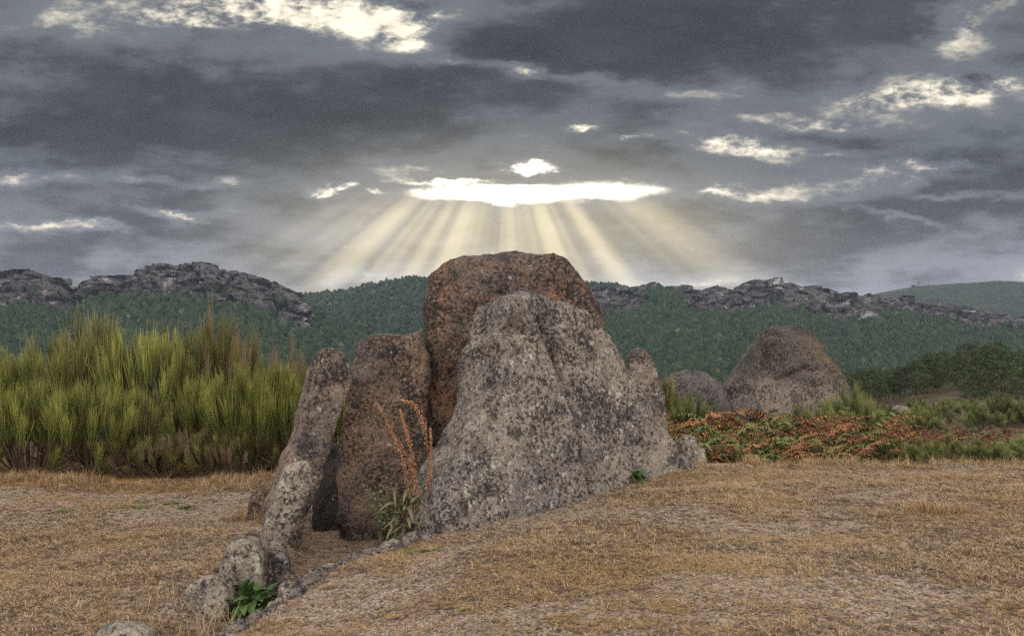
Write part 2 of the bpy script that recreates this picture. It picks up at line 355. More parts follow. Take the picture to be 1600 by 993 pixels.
# ------------------------------------------------------------------ ground
def edge_x(y): return np.interp(y, [0, 5.0, 5.4, 7.0, 8.1, 8.7, 10, 12, 14], [-2.2, -1.85, -1.74, -1.36, -.67, -.25, -.2, -.1, 0])
def g_base(x, y):
    r = np.hypot(x, y)
    zb = np.interp(r, [0, 14, 40, 110, 250, 500, 12000], [0, 0, -1.0, -5.0, -20, -45, -45])
    zb = zb + 25 * np.exp(-((x - 190) / 100) ** 2 - ((y - 210) / 90) ** 2)
    xe = edge_x(y); fade = 1 - ss(10.8, 13, y)
    s = xe - x
    right = 0.03 + 0.28 * ss(-.15, 2.2, -s) + 0.04 * ss(0, 2.5, -s) * ss(6, 10.5, y)
    wd = np.interp(y, [5, 7.3, 8.5, 10], [.45, .75, 1.8, 2.2])
    along = (.35 * ss(4.2, 5.4, y) + .65 * ss(5.6, 8.2, y)) * (1 - ss(10.7, 11.3, y))
    left = -0.06 * ss(0, .3, s) + 0.02 * (1 - ss(0, .3, s)) - 0.33 * ss(0, .13, s) * (1 - ss(wd, wd + .45, s)) * along
    return zb + np.where(s > 0, left, right) * fade
def g(x, y):
    x = np.asarray(x, float); y = np.asarray(y, float); sh = x.shape
    x1, y1 = x.ravel(), y.ravel()
    r = np.hypot(x1, y1)
    zz = g_base(x1, y1) + 0.035 * fbm(v3(x1 * .6, y1 * .6), 3, 3) + (0.010 * fbm(v3(x1 * 3, y1 * 3), 2, 5)) * (r < 40)
    zz = zz + 0.5 * ss(60, 200, r) * fbm(v3(x1 * .03, y1 * .03), 4, 9) * 2
    return zz.reshape(sh)
def gz(x, y): return float(g(np.array([x]), np.array([y]))[0])
def covers(x, y):
    """where dry straw and bare grit lie on the ground (0..1 each)"""
    n = fbm(v3(x * .55, y * .9), 5, 21, .6); n2 = fbm(v3(x * .5, y * .8), 5, 33, .6)
    straw = ss(-.35, .55, n)
    grav = ss(-.05, .65, n2)
    xe = edge_x(y)
    # worn grit beside the stones and across the left clearing
    band = np.exp(-((x - (xe + .9)) / .55) ** 2) * ss(3.5, 6, y) * (1 - ss(12, 13, y))
    lft = ss(0.8, 2.0, xe - x) * ss(8.5, 9.3, y) * (1 - ss(11.4, 11.9, y))
    grav = np.clip(grav * .68 + .95 * band * (.6 + .6 * n) + .75 * lft, 0, 1)
    rim = ss(11.3, 12.1, y + .25 * n) * 1.0
    straw = np.clip(straw * (1 - .6 * band) + rim, 0, 1); grav = grav * (1 - rim)
    ch = (xe - x > .1) & (xe - x < np.interp(y, [5, 7.3, 8.5, 10], [.45, .75, 1.8, 2.2]) + .1) & (y > 6.3) & (y < 11)
    straw = np.where(ch, straw * .35, straw); grav = np.where(ch, grav * .4, grav)
    return straw, grav
ang = np.concatenate([np.linspace(-48, 48, 560), np.linspace(48, 312, 60)[1:-1]]) * np.pi / 180
rad = np.concatenate([[0.35, 0.7, 1.1], np.geomspace(1.5, 15, 290), np.geomspace(15, 6000, 140)[1:]])
A, RR = np.meshgrid(ang, rad); GX, GY = (np.sin(A) * RR), (np.cos(A) * RR)
GZ = g(GX, GY)
nr, na = GX.shape
idx = np.arange(nr * na).reshape(nr, na); nxt = np.roll(idx, -1, axis=1)
Qg = np.stack([idx[:-1], idx[1:], nxt[1:], nxt[:-1]], -1).reshape(-1, 4)
V = np.concatenate([v3(GX.ravel(), GY.ravel(), GZ.ravel()), [[0, 0, gz(0, 0)]]])
Tg = np.stack([np.full(na, nr * na), idx[0], nxt[0]], -1)
sw, gr = covers(V[:, 0], V[:, 1])
tag(obj('ground', mesh('ground', V, Qg, Tg, {'straw': sw, 'gravel': gr, 'far': ss(13, 19, np.hypot(V[:, 0], V[:, 1]))}, M_ground, True)),
    'dry clearing of straw stubble and pale grit falling away to the valley', kind='structure')

# ------------------------------------------------------------------ hills
def hill(name, label, prof, Dc, Df, zf, sb, rb, seed, crag):
    px = np.linspace(prof[0][0], prof[-1][0], 520)
    py = np.interp(px, [p[0] for p in prof], [p[1] for p in prof])
    s = np.concatenate([np.linspace(0, sb, 50), np.linspace(sb, 1, 34)[1:], 1 + np.linspace(0, .5, 14)[1:]])
    Sx, Px = np.meshgrid(s, px, indexing='ij'); Py = np.broadcast_to(py, Sx.shape)
    Y = Df + (Dc - Df) * Sx; U = (Px - HX) / F; X = U * Y
    zc = EYE + (HY - Py) / F * Dc
    f = np.where(Sx < sb, (1 - rb) * (Sx / sb) ** 1.2, (1 - rb) + rb * (np.clip((Sx - sb) / (1 - sb), 0, 1)) ** 0.75)
    f = np.where(Sx > 1, 1 - (Sx - 1) * 1.6, f)
    Z = zf + (zc - zf) * f
    q = v3(X.ravel(), Y.ravel())
    Z = Z + (fbm(q / 140, 4, seed) * 9 * np.clip(Sx.ravel(), 0, .9) * (1 - np.clip(Sx.ravel(), 0, 1) ** 4)).reshape(Z.shape)
    rock = ss(sb - .05, sb + .03, Sx + .10 * fbm(q / 90, 4, seed + 5).reshape(Z.shape)) if rb > 0 else 0 * Sx
    rock = rock * ss(478, 462, Py) if seed == 41 else rock
    if crag:
        q3 = v3(X.ravel(), Y.ravel(), Z.ravel())
        rid = (1 - np.abs(fbm(q3 / 30, 5, seed + 9, .55))).reshape(Z.shape) - .7
        Z = Z + crag * rid * rock * (0.55 + .45 * (Sx < .985))
        Y = Y - 3.2 * crag * (fbm(q3 / np.array([32, 60, 70]), 5, seed + 13, .6).reshape(Z.shape)) * rock
        X = X + 1.2 * crag * (fbm(q3 / 22, 4, seed + 17).reshape(Z.shape)) * rock
    n0, n1_ = Z.shape; ii = np.arange(n0 * n1_).reshape(n0, n1_)
    Qh = np.stack([ii[:-1, :-1], ii[:-1, 1:], ii[1:, 1:], ii[1:, :-1]], -1).reshape(-1, 4)
    Vh = v3(X.ravel(), Y.ravel(), Z.ravel())
    o = tag(obj(name, mesh(name, Vh, Qh, None, {'rock': rock.ravel()}, M_hill, not crag)), label, kind='structure')
    vis = (rock.ravel() < .5) & (Sx.ravel() < 1.0)
    return Vh, Qh, vis
HL = [(-600, 470), (-300, 440), (-120, 436), (0, 428), (40, 421), (75, 427), (97, 433), (106, 447), (132, 447), (150, 435), (200, 425), (240, 416), (290, 410), (325, 413), (345, 423), (375, 424), (400, 431), (430, 444), (458, 451), (478, 464), (510, 492), (560, 525), (700, 570), (800, 610)]
HM = [(200, 545), (400, 478), (475, 468), (520, 465), (580, 453), (640, 444), (672, 443), (740, 444), (850, 444), (960, 452), (1100, 480), (1300, 540)]
HR = [(640, 560), (760, 490), (860, 452), (930, 447), (960, 450), (975, 447), (1000, 445), (1020, 439), (1038, 447), (1065, 441), (1080, 447), (1100, 453), (1112, 446), (1125, 443), (1142, 453), (1150, 447), (1170, 440), (1215, 433), (1228, 440), (1250, 444), (1290, 449), (1310, 461), (1330, 456), (1347, 462), (1365, 456), (1385, 463), (1402, 463), (1420, 461), (1442, 470), (1475, 470), (1500, 481), (1550, 490), (1600, 491), (1700, 500), (1900, 520), (2200, 560)]
HF = [(1150, 540), (1300, 478), (1385, 459), (1430, 452), (1500, 447), (1560, 444), (1620, 446), (1800, 452), (2100, 480)]
hills = [hill('rocky_ridge', 'rocky grey ridge with pale scree above a green wooded slope', HL, 1300, 520, -47, .80, .34, 41, 11),
         hill('wooded_hill', 'low rounded green hill between the two rocky ridges', HM, 2100, 1000, -47, .9, 0, 55, 0),
         hill('rocky_ridge', 'long ridge of jagged grey crags above a wooded slope', HR, 1500, 560, -47, .86, .30, 63, 10),
         hill('distant_hill', 'far blue hill carrying a tower and a mast', HF, 3200, 1900, -47, .9, 0, 77, 0)]

# ------------------------------------------------------------------ scattering of uncountable stuff (geometry nodes)
def protos(name, meshes):
    c = bpy.data.collections.new(name)
    for i, me in enumerate(meshes):
        c.objects.link(bpy.data.objects.new('%s_piece' % name, me))
    return c
def scatter(name, label, P, scl, rot, pick, coll):
    me = bpy.data.meshes.new(name); me.vertices.add(len(P)); me.vertices.foreach_set('co', np.asarray(P, np.float32).ravel())
    a = me.attributes.new('scl', 'FLOAT_VECTOR', 'POINT'); a.data.foreach_set('vector', np.asarray(scl, np.float32).ravel())
    a = me.attributes.new('rot', 'FLOAT_VECTOR', 'POINT'); a.data.foreach_set('vector', np.asarray(rot, np.float32).ravel())
    a = me.attributes.new('pick', 'INT', 'POINT'); a.data.foreach_set('value', np.asarray(pick, np.int32))
    o = obj(name, me)
    t = bpy.data.node_groups.new(name, 'GeometryNodeTree')
    t.interface.new_socket('Geometry', in_out='INPUT', socket_type='NodeSocketGeometry')
    t.interface.new_socket('Geometry', in_out='OUTPUT', socket_type='NodeSocketGeometry')
    gi = t.nodes.new('NodeGroupInput'); go = t.nodes.new('NodeGroupOutput')
    ci = t.nodes.new('GeometryNodeCollectionInfo'); ci.inputs['Collection'].default_value = coll
    ci.inputs['Separate Children'].default_value = True; ci.inputs['Reset Children'].default_value = True
    ip = t.nodes.new('GeometryNodeInstanceOnPoints'); ip.inputs['Pick Instance'].default_value = True
    def na_(n, dt):
        q = t.nodes.new('GeometryNodeInputNamedAttribute'); q.data_type = dt; q.inputs['Name'].default_value = n
        return [s_ for s_ in q.outputs if s_.enabled and s_.name == 'Attribute'][0]
    L = t.links.new
    L(gi.outputs[0], ip.inputs['Points']); L(ci.outputs[0], ip.inputs['Instance'])
    L(na_('pick', 'INT'), ip.inputs['Instance Index']); L(na_('scl', 'FLOAT_VECTOR'), ip.inputs['Scale'])
    e2r = t.nodes.new('FunctionNodeEulerToRotation'); L(na_('rot', 'FLOAT_VECTOR'), e2r.inputs[0]); L(e2r.outputs[0], ip.inputs['Rotation'])
    L(ip.outputs[0], go.inputs[0])
    md = o.modifiers.new('scatter', 'NODES'); md.node_group = t
    return tag(o, label, kind='stuff')
rng = np.random.default_rng(5)
def ico(sub):
    bm = bmesh.new(); bmesh.ops.create_icosphere(bm, subdivisions=sub, radius=1)
    V = np.array([v_.co[:] for v_ in bm.verts]); T = np.array([[q.index for q in f_.verts] for f_ in bm.faces]); bm.free(); return V, T
def crown_mesh(name, seed, mt, tall):
    V, T = ico(3)
    n = fbm(V * 2.2 + seed * 7, 3, seed, .7)
    V = V * (1 + .38 * n)[:, None]
    V[:, 2] = V[:, 2] * tall; V[:, :2] *= (1 - .28 * np.clip(V[:, 2:3] / tall, -1, 1)); V[:, 2] += tall * .85
    return mesh(name, V, None, T, None, mt)
forest = protos('forest_tree', [crown_mesh('forest_crown', i, mt, tl) for i, (mt, tl) in enumerate([(M_wood1, 1.1), (M_wood2, 1.35), (M_wood1, 1.25), (M_wood2, 1.0), (M_wood3, .9)])])
FP, FS = [], []
def sample_faces(Vh, Qh, ok, n, zoff=-.6):
    a, b_, c_, d_ = (Vh[Qh[:, k]] for k in range(4))
    area = np.abs(np.cross((c_ - a)[:, :2], (d_ - b_)[:, :2])) * .5
    area = area * ok; area = area / area.sum()
    f = rng.choice(len(Qh), n, p=area); s_, t_ = rng.random((2, n, 1))
    return a[f] * (1 - s_) * (1 - t_) + b_[f] * s_ * (1 - t_) + c_[f] * s_ * t_ + d_[f] * (1 - s_) * t_ + np.array([0, 0, zoff])
for (Vh, Qh, vis), n in zip(hills[:3], (13000, 12000, 28000)):
    cen = Vh[Qh].mean(1)
    ok = vis[Qh].all(1) & (np.abs(cen[:, 0] / cen[:, 1]) < .75)
    p = sample_faces(Vh, Qh, ok, n); FP.append(p); FS.append(rng.uniform(2.2, 4.6, n) * (1 + .25 * fbm(p / 60, 2, 3)))
cen = V[Qg].mean(1); rr_ = np.hypot(cen[:, 0], cen[:, 1])
ok = (rr_ > np.where(cen[:, 0] / np.maximum(cen[:, 1], 1) > .25, 430, 260)) & (rr_ < 1100) & (cen[:, 1] > 0) & (np.abs(cen[:, 0] / np.maximum(cen[:, 1], 1)) < .75)
p = sample_faces(V, Qg, ok, 15000); FP.append(p); FS.append(rng.uniform(2.0, 4.2, len(p)))
FP = np.concatenate(FP); FS = np.concatenate(FS); nF = len(FP)
pk = rng.choice(5, nF, p=[.3, .3, .2, .15, .05])
scatter('distant_forest', 'dense green forest covering the valley and the slopes below the crags', FP, FS[:, None] * np.stack([rng.uniform(.8, 1.2, nF), rng.uniform(.8, 1.2, nF), rng.uniform(.8, 1.3, nF)], -1),
        np.stack([0 * FS, 0 * FS, rng.uniform(0, 6.28, nF)], -1), pk, forest)

# ------------------------------------------------------------------ stones
def remesh(V, faces, vox, smooth_it):
    me = bpy.data.meshes.new('tmp'); me.from_pydata([tuple(p) for p in V], [], [tuple(int(i) for i in f) for f in faces])
    bm = bmesh.new(); bm.from_mesh(me); bmesh.ops.recalc_face_normals(bm, faces=bm.faces); bm.to_mesh(me); bm.free()
    o = bpy.data.objects.new('tmp', me); COL.objects.link(o)
    md = o.modifiers.new('r', 'REMESH'); md.mode = 'VOXEL'; md.voxel_size = vox
    s_ = o.modifiers.new('s', 'SMOOTH'); s_.factor = .5; s_.iterations = smooth_it
    dg = bpy.context.evaluated_depsgraph_get(); ev = o.evaluated_get(dg); m2 = ev.to_mesh()
    n = len(m2.vertices); co = np.empty(n * 3, np.float32); m2.vertices.foreach_get('co', co)
    no = np.empty(n * 3, np.float32); m2.vertices.foreach_get('normal', no)
    fs = [tuple(p.vertices) for p in m2.polygons]
    ev.to_mesh_clear(); bpy.data.objects.remove(o); bpy.data.meshes.remove(me)
    return co.reshape(-1, 3).astype(float), no.reshape(-1, 3).astype(float), fs
LAY_SLAB = [(0, .90), (.10, .97), (.3, 1), (.7, 1), (.9, .95), (1, .86)]
LAY_THIN = [(0, .95), (.15, 1), (.85, 1), (1, .95)]
LAY_BOULD = [(0, .35), (.08, .62), (.2, .84), (.35, .96), (.5, 1), (.65, .96), (.8, .84), (.92, .62), (1, .35)]
def stone(name, label, cat, poly, P0, P1, lean, thick, mt, layers=LAY_SLAB, vox=.035, sm=3, rough=1.0, seed=0, grooves=(), front=.3, group=None, bulges=()):
    """upright stone: its outline lies in the plane through ground points P0-P1 tilted back by lean; it has `thick` metres of depth"""
    P0 = np.array([P0[0], P0[1], 0.0]); P1 = np.array([P1[0], P1[1], 0.0])
    t = (P1 - P0) / np.linalg.norm(P1 - P0)
    h = np.array([-t[1], t[0], 0.0]); h = h if h[1] > 0 else -h          # pointing away from the viewer
    up = np.array([0, 0, math.cos(lean)]) + h * math.sin(lean); n = np.cross(t, up); n = n if n[1] > 0 else -n
    C = np.array([0, 0, EYE]); uv = []
    for (px, py) in poly:
        dr = np.array([(px - HX) / F, 1.0, (HY - py) / F]); k = np.dot(P0 - C, n) / np.dot(dr, n); q = C + dr * k - P0
        uv.append((np.dot(q, t), np.dot(q, up)))
    uv = np.array(uv); c = np.array([(uv[:, 0].min() + uv[:, 0].max()) / 2 * .5 + uv[:, 0].mean() * .5, uv[:, 1].min() + .12 * np.ptp(uv[:, 1])])
    V, faces = [], []; k = len(uv)
    for (d, s_) in layers:
        w = c + (uv - c) * s_
        V += [P0 + t * a + up * b_ + n * ((d - front) * thick) for a, b_ in w]
    for i in range(len(layers) - 1):
        for j in range(k): faces.append((i * k + j, i * k + (j + 1) % k, (i + 1) * k + (j + 1) % k, (i + 1) * k + j))
    faces.append(tuple(range(k))); faces.append(tuple(range((len(layers) - 1) * k, len(layers) * k)))
    co, no, fs = remesh(np.array(V), faces, vox, sm)
    sz = min(1.0, np.ptp(co[:, 2]) / 1.5) * rough
    dsp = .04 * fbm(co * 1.2, 2, seed + 100) - .05 * np.abs(fbm(co * 2.3, 3, seed + 115)) + .018 * fbm(co * 6, 3, seed + 130) + .008 * fbm(co * 17, 2, seed + 160)
    co = co + no * (dsp * sz)[:, None]
    for (pts, amt) in bulges:                                            # parts of the face that stand proud
        bp = []
        for (px, py) in pts:
            dr = np.array([(px - HX) / F, 1.0, (HY - py) / F]); kk = np.dot(P0 - C, n) / np.dot(dr, n); q = C + dr * kk - P0; bp.append((q @ t, q @ up))
        bp = np.array(bp); rel = co - P0; a2 = np.stack([rel @ t, rel @ up], -1)
        ins = np.zeros(len(a2), bool); dmin = np.full(len(a2), 9.0)
        for i in range(len(bp)):
            a, b_ = bp[i], bp[(i + 1) % len(bp)]
            cr = ((a[1] > a2[:, 1]) != (b_[1] > a2[:, 1])) & (a2[:, 0] < (b_[0] - a[0]) * (a2[:, 1] - a[1]) / (b_[1] - a[1] + 1e-9) + a[0]); ins ^= cr
            h_ = np.clip(((a2 - a) @ (b_ - a)) / ((b_ - a) @ (b_ - a)), 0, 1); dmin = np.minimum(dmin, np.linalg.norm(a2 - a - h_[:, None] * (b_ - a), axis=1))
        co = co - n * (amt * np.where(ins, ss(0, .10, dmin), 0) * ((no @ n) < .3))[:, None]
    for (pts, wid, dep) in grooves:                                       # cracks: photographed line projected on the face
        gp = []
        for (px, py) in pts:
            dr = np.array([(px - HX) / F, 1.0, (HY - py) / F]); kk = np.dot(P0 - C, n) / np.dot(dr, n); gp.append(C + dr * kk)
        gp = np.array(gp); fine = np.concatenate([np.linspace(gp[i], gp[i + 1], 14) for i in range(len(gp) - 1)])
        rel = (co - P0); a2 = np.stack([rel @ t, rel @ up], -1); f2 = np.stack([(fine - P0) @ t, (fine - P0) @ up], -1)
        dist = np.sqrt(((a2[:, None] - f2[None]) ** 2).sum(-1)).min(1)
        fr = ((no @ n) < .2)
        co = co + n * (dep * np.exp(-(dist / wid) ** 2) * fr)[:, None]
    base = np.array([co[:, 0].mean(), co[:, 1].mean(), 0.0]); base[2] = gz(base[0], base[1])
    me = bpy.data.meshes.new(name); me.from_pydata([tuple(p) for p in (co - base)], [], fs)
    me.polygons.foreach_set('use_smooth', np.ones(len(fs), bool)); me.materials.append(mt); me.update()
    return tag(obj(name, me, loc=base), label, cat, group)
def gp(px, py, Y): q = at(px, py, Y); return (q[0], q[1])
def at(px, py, Y): return np.array(((px - HX) / F * Y, Y, EYE + (HY - py) / F * Y))

stone('standing_stone', 'tall broad rust-brown upright slab, highest stone of the dolmen', 'megalith',
      [(655, 845), (652, 700), (655, 600), (660, 540), (667, 470), (675, 428), (694, 410), (742, 398), (800, 388), (850, 390), (886, 401), (914, 436), (940, 470), (952, 500), (940, 560), (920, 840)],
      gp(650, 800, 10.55), gp(940, 800, 10.95), R(4), .7, M_red, seed=1, grooves=[([(664, 560), (668, 640), (690, 700)], .05, .05)])
stone('standing_stone', 'reddish brown upright slab between the tall slab and the leaning slab', 'megalith',
      [(532, 850), (527, 790), (530, 700), (534, 620), (548, 572), (562, 530), (580, 520), (620, 518), (657, 519), (668, 560), (674, 640), (684, 850)],
      gp(530, 800, 9.95), gp(680, 800, 10.25), R(4), .5, M_redd, seed=2)
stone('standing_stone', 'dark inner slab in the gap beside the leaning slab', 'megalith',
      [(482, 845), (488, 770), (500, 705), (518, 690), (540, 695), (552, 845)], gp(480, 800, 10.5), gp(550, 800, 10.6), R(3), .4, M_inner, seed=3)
stone('leaning_slab', 'long grey-brown slab leaning over beside the broom thicket', 'megalith',
      [(412, 840), (420, 788), (438, 742), (456, 692), (470, 642), (483, 602), (498, 562), (513, 542), (532, 544), (550, 562), (547, 602), (534, 652), (518, 702), (502, 755), (482, 812), (462, 880), (430, 885)],
      gp(430, 850, 8.95), gp(540, 850, 9.3), R(0), .36, M_brown, LAY_THIN, seed=4, front=.05, rough=.55)
stone('leaning_slab', 'short lichen-crusted slab leaning against the foot of the long slab', 'megalith',
      [(400, 885), (408, 842), (421, 800), (436, 758), (449, 730), (465, 719), (484, 719), (493, 733), (486, 765), (470, 803), (454, 842), (446, 885)],
      gp(410, 860, 8.0), gp(490, 860, 8.2), R(2), .22, M_lich, LAY_THIN, seed=5, front=.05, rough=.5)
stone('stone_block', 'small squat brown stone block on the grit behind the leaning slabs', 'stone',
      [(386, 812), (390, 775), (402, 764), (421, 767), (428, 790), (428, 812)], gp(386, 800, 9.55), gp(428, 800, 9.6), 0, .38, M_redd, sm=4, seed=6, vox=.025)
stone('passage_stone', 'low lichen-covered stone at the outer end of the passage', 'stone',
      [(284, 965), (290, 930), (304, 908), (326, 897), (348, 893), (362, 912), (366, 945), (362, 968)], gp(290, 950, 6.45), gp(365, 950, 6.4), R(10), .42, M_lich, sm=4, seed=7, vox=.025)
stone('passage_stone', 'humped lichen-covered stone behind the leafy green plant', 'stone',
      [(338, 950), (342, 885), (356, 848), (378, 836), (402, 840), (416, 862), (416, 915), (408, 945)], gp(340, 930, 6.95), gp(415, 930, 7.0), R(8), .4, M_lich, sm=4, seed=8, vox=.025)
stone('passage_stone', 'round-topped grey stone at the foot of the short leaning slab', 'stone',
      [(408, 935), (409, 880), (416, 860), (430, 853), (446, 858), (454, 874), (453, 935)], gp(408, 920, 7.25), gp(454, 920, 7.3), R(3), .3, M_grey, sm=4, seed=9, vox=.022)
stone('buried_stone', 'flat grey stone half sunk in the grass at the path corner', 'stone',
      [(140, 1010), (146, 984), (160, 971), (190, 966), (222, 968), (240, 982), (244, 1010)], gp(140, 990, 5.55), gp(244, 990, 5.55), R(30), .5, M_lich, LAY_BOULD, sm=4, seed=10, vox=.02, rough=.7)
stone('front_slab', 'massive creased grey slab with a knob top, sloping down in front of the tall slab', 'megalith',
      [(686, 870), (684, 800), (690, 762), (704, 722), (727, 680), (753, 632), (769, 596), (779, 556), (770, 530), (781, 514), (788, 500), (785, 478), (791, 455), (810, 447), (848, 455), (884, 468), (926, 488), (957, 521), (982, 561), (1010, 613), (1043, 665), (1072, 710), (1112, 765), (1122, 800), (1000, 815), (925, 845), (800, 868)],
      gp(690, 835, 8.15), gp(1090, 745, 10.6), R(14), .9, M_slab, [(0, .97), (.06, 1), (.7, 1), (.9, .95), (1, .86)], seed=11, vox=.033, front=.03, rough=.7, sm=4,
      grooves=[([(845, 500), (868, 560), (888, 630), (902, 695), (925, 785)], .05, .12), ([(772, 522), (800, 512), (835, 520)], .05, .09), ([(930, 500), (958, 600), (985, 690), (1000, 760)], .08, .05), ([(800, 540), (775, 640), (735, 740)], .12, .03)],
      bulges=[([(660, 880), (684, 760), (745, 632), (775, 560), (770, 526), (800, 514), (838, 520), (865, 570), (890, 650), (925, 790), (925, 880)], .09), ([(783, 470), (800, 446), (835, 452), (832, 490), (800, 505), (784, 500)], .05)])
stone('standing_stone', 'narrow grey upright stone peeking out behind the sloping slab', 'megalith',
      [(975, 760), (978, 560), (988, 543), (1002, 540), (1016, 552), (1030, 592), (1040, 642), (1056, 760)], gp(975, 740, 12.0), gp(1056, 740, 12.1), R(3), .5, M_grey, seed=13)
stone('small_boulder', 'small rounded grey boulder among the ferns beside the sloping slab', 'boulder',
      [(1052, 738), (1058, 690), (1070, 678), (1088, 682), (1092, 695), (1104, 700), (1108, 738)], gp(1052, 730, 12.15), gp(1108, 730, 12.1), R(5), .5, M_lich, LAY_BOULD, sm=3, seed=14, vox=.025)
stone('domed_boulder', 'huge domed granite boulder with a crack standing behind the ferns', 'boulder',
      [(1112, 700), (1118, 622), (1140, 588), (1162, 560), (1182, 530), (1196, 514), (1218, 507), (1248, 508), (1268, 524), (1290, 556), (1312, 588), (1321, 612), (1318, 650), (1312, 700)],
      gp(1112, 680, 17.5), gp(1318, 680, 17.8), R(4), 2.6, M_bould, LAY_BOULD, sm=6, seed=15, vox=.06, front=.5, grooves=[([(1184, 596), (1200, 590), (1222, 580)], .05, .12)])
stone('domed_boulder', 'lower dark boulder leaning against the huge domed boulder', 'boulder',
      [(1028, 690), (1032, 596), (1050, 582), (1080, 575), (1106, 578), (1128, 600), (1140, 640), (1144, 690)], gp(1030, 680, 17.2), gp(1140, 680, 17.3), R(6), 1.6, M_dark, LAY_BOULD, sm=5, seed=16, vox=.05, front=.5)
stone('small_boulder', 'small dark blue-grey boulder at the foot of the domed boulder', 'boulder',
      [(1138, 700), (1142, 632), (1160, 612), (1178, 616), (1192, 640), (1196, 700)], gp(1138, 690, 15.9), gp(1196, 690, 15.9), R(6), .7, M_dark, LAY_BOULD, sm=4, seed=17, vox=.04, front=.5)
stone('small_boulder', 'pale weathered rock standing alone in the heath below the pines', 'boulder',
      [(1388, 690), (1392, 640), (1400, 630), (1418, 632), (1428, 648), (1434, 690)], gp(1388, 680, 26), gp(1434, 680, 26), R(6), .9, M_grey, LAY_BOULD, sm=4, seed=18, vox=.05, front=.5)
# kerb of half-buried slabs along the lip of the mound
kerb = [(5.25, 5.95), (5.9, 6.7), (6.62, 7.4), (7.3, 8.0)]
for i, (ya, yb) in enumerate(kerb):
    Vk, Tk = ico(4)
    L_ = math.hypot(yb - ya, float(edge_x(yb) - edge_x(ya))); ax = math.atan2(float(edge_x(ya) - edge_x(yb)), yb - ya)
    q = np.sign(Vk) * np.abs(Vk) ** .7
    q = q * np.array([.07, L_ * .53, .085]); q = q + (.055 * fbm(q * 7 + i * 5, 4, i, .6))[:, None] * (Vk * [1, .3, 1])
    ym = (ya + yb) / 2; xm = float(edge_x(ym)) - .03
    rz = np.array([[math.cos(ax), -math.sin(ax), 0], [math.sin(ax), math.cos(ax), 0], [0, 0, 1]])
    o = obj('kerb_stone', mesh('kerb_stone', q @ rz.T, None, Tk, None, M_grey, True), loc=(xm, ym, gz(xm + .12, ym) - .05))
    tag(o, ['grey kerb stone at the near end of the mound lip', 'grey kerb stone beside the leafy green plant', 'grey kerb stone opposite the round-topped passage stone', 'grey kerb stone next to the dock plant'][i], 'kerb stone', 'kerb stones along the lip of the mound')

# ------------------------------------------------------------------ broom
def broom_mesh(seed, ncl, nst, mt, tuft=.42, spread=9, low=.12):
    rg = np.random.default_rng(seed); st, br = MB(), MB()
    for k in range(ncl):
        ph = rg.uniform(0, 2 * np.pi); rho = math.sqrt(rg.random()); lowc = rg.random() < low
        if lowc: rho = rg.uniform(.7, 1.05)
        hc = rg.uniform(.08, .25) if lowc else (.30 + .34 * (1 - rho ** 2)) * rg.uniform(.7, 1.15)
        c = np.array([.78 * rho * math.cos(ph), .78 * rho * math.sin(ph), hc])
        d = np.array([math.cos(ph) * rho * .55, math.sin(ph) * rho * .55, 1.0]) + rg.normal(0, .12, 3) * [1, 1, 0]
        if lowc: d[:2] *= 1.9
        d /= np.linalg.norm(d)
        root = np.array([.12 * math.cos(ph), .12 * math.sin(ph), -.03])
        tt = np.linspace(0, 1, 5)[None, :, None]
        mid = (root + c) / 2 + np.array([math.cos(ph), math.sin(ph), 0]) * .10
        Pb = (1 - tt) ** 2 * root + 2 * tt * (1 - tt) * mid + tt ** 2 * c
        vb, qb = tubes(Pb, np.linspace(.013, .006, 5)[None]); br.add(vb, qb, t=.5, r=rg.random())
        n = int(nst * rg.uniform(.7, 1.3)); cr = rg.random(); Lp = tuft * rg.uniform(.75, 1.25)
        ax = rg.random(n) ** .8 * .62                                     # sprays leave the plume's axis all along it
        o = d * (ax * Lp)[:, None] + rg.normal(0, .025, (n, 3))
        dd = d + rg.normal(0, math.tan(R(spread * 1.9)), (n, 3)) * (1.15 - ax)[:, None]; dd /= np.linalg.norm(dd, axis=1, keepdims=True)
        Ln = Lp * (1.02 - ax) * rg.uniform(.6, 1.1, n)
        s = np.linspace(0, 1, 4)
        bend = rg.normal(0, .06, (n, 1, 3)) + np.array([0, 0, .12])
        Pp = (c + o)[:, None] + dd[:, None] * (Ln[:, None, None] * s[None, :, None]) + bend * (s ** 2)[None, :, None] * Ln[:, None, None]
        vs, qs = tubes(Pp, (np.array([1.1, 1, .8, .25]) * .0042)[None] * rg.uniform(.8, 1.3, (n, 1)))
        tv = np.repeat(np.tile(s * .6, n) + np.repeat(rg.uniform(0, .2, n) + ax * .4, 4), 3)
        rv = np.repeat(np.clip(.65 * cr + .35 * rg.random(n), 0, 1), 12)
        st.add(vs, qs, t=tv, r=rv)
    return st.build('broom_stems', mt), br.build('broom_branches', M_wood)
BM = {'a': broom_mesh(1, 50, 44, M_broom, .40, 6.5), 'b': broom_mesh(2, 50, 44, M_broomd, .38, 6.5), 'c': broom_mesh(3, 46, 44, M_broom, .48, 6),
      'd': broom_mesh(4, 50, 40, M_broomb, .42, 7), 'x': broom_mesh(5, 18, 34, M_broomx, .55, 6, 0), 'e': broom_mesh(6, 52, 44, M_broomb, .34, 8)}
def broom(kind, px, Y, h, w, label, group, name='broom_shrub', rz=None):
    X = (px - HX) / F * Y
    t = thing(name, label, 'shrub', (X, Y, gz(X, Y) - .02), random.Random(int(px * 7 + Y * 31)).uniform(0, 6.28), group, (w, w, h))
    s_, b_ = BM[kind]; obj('branches', b_, t); obj('stems', s_, t)
    return t
LB = 'tall olive-green broom shrub in the thicket beyond the clearing'; GB = 'tall brooms of the thicket'
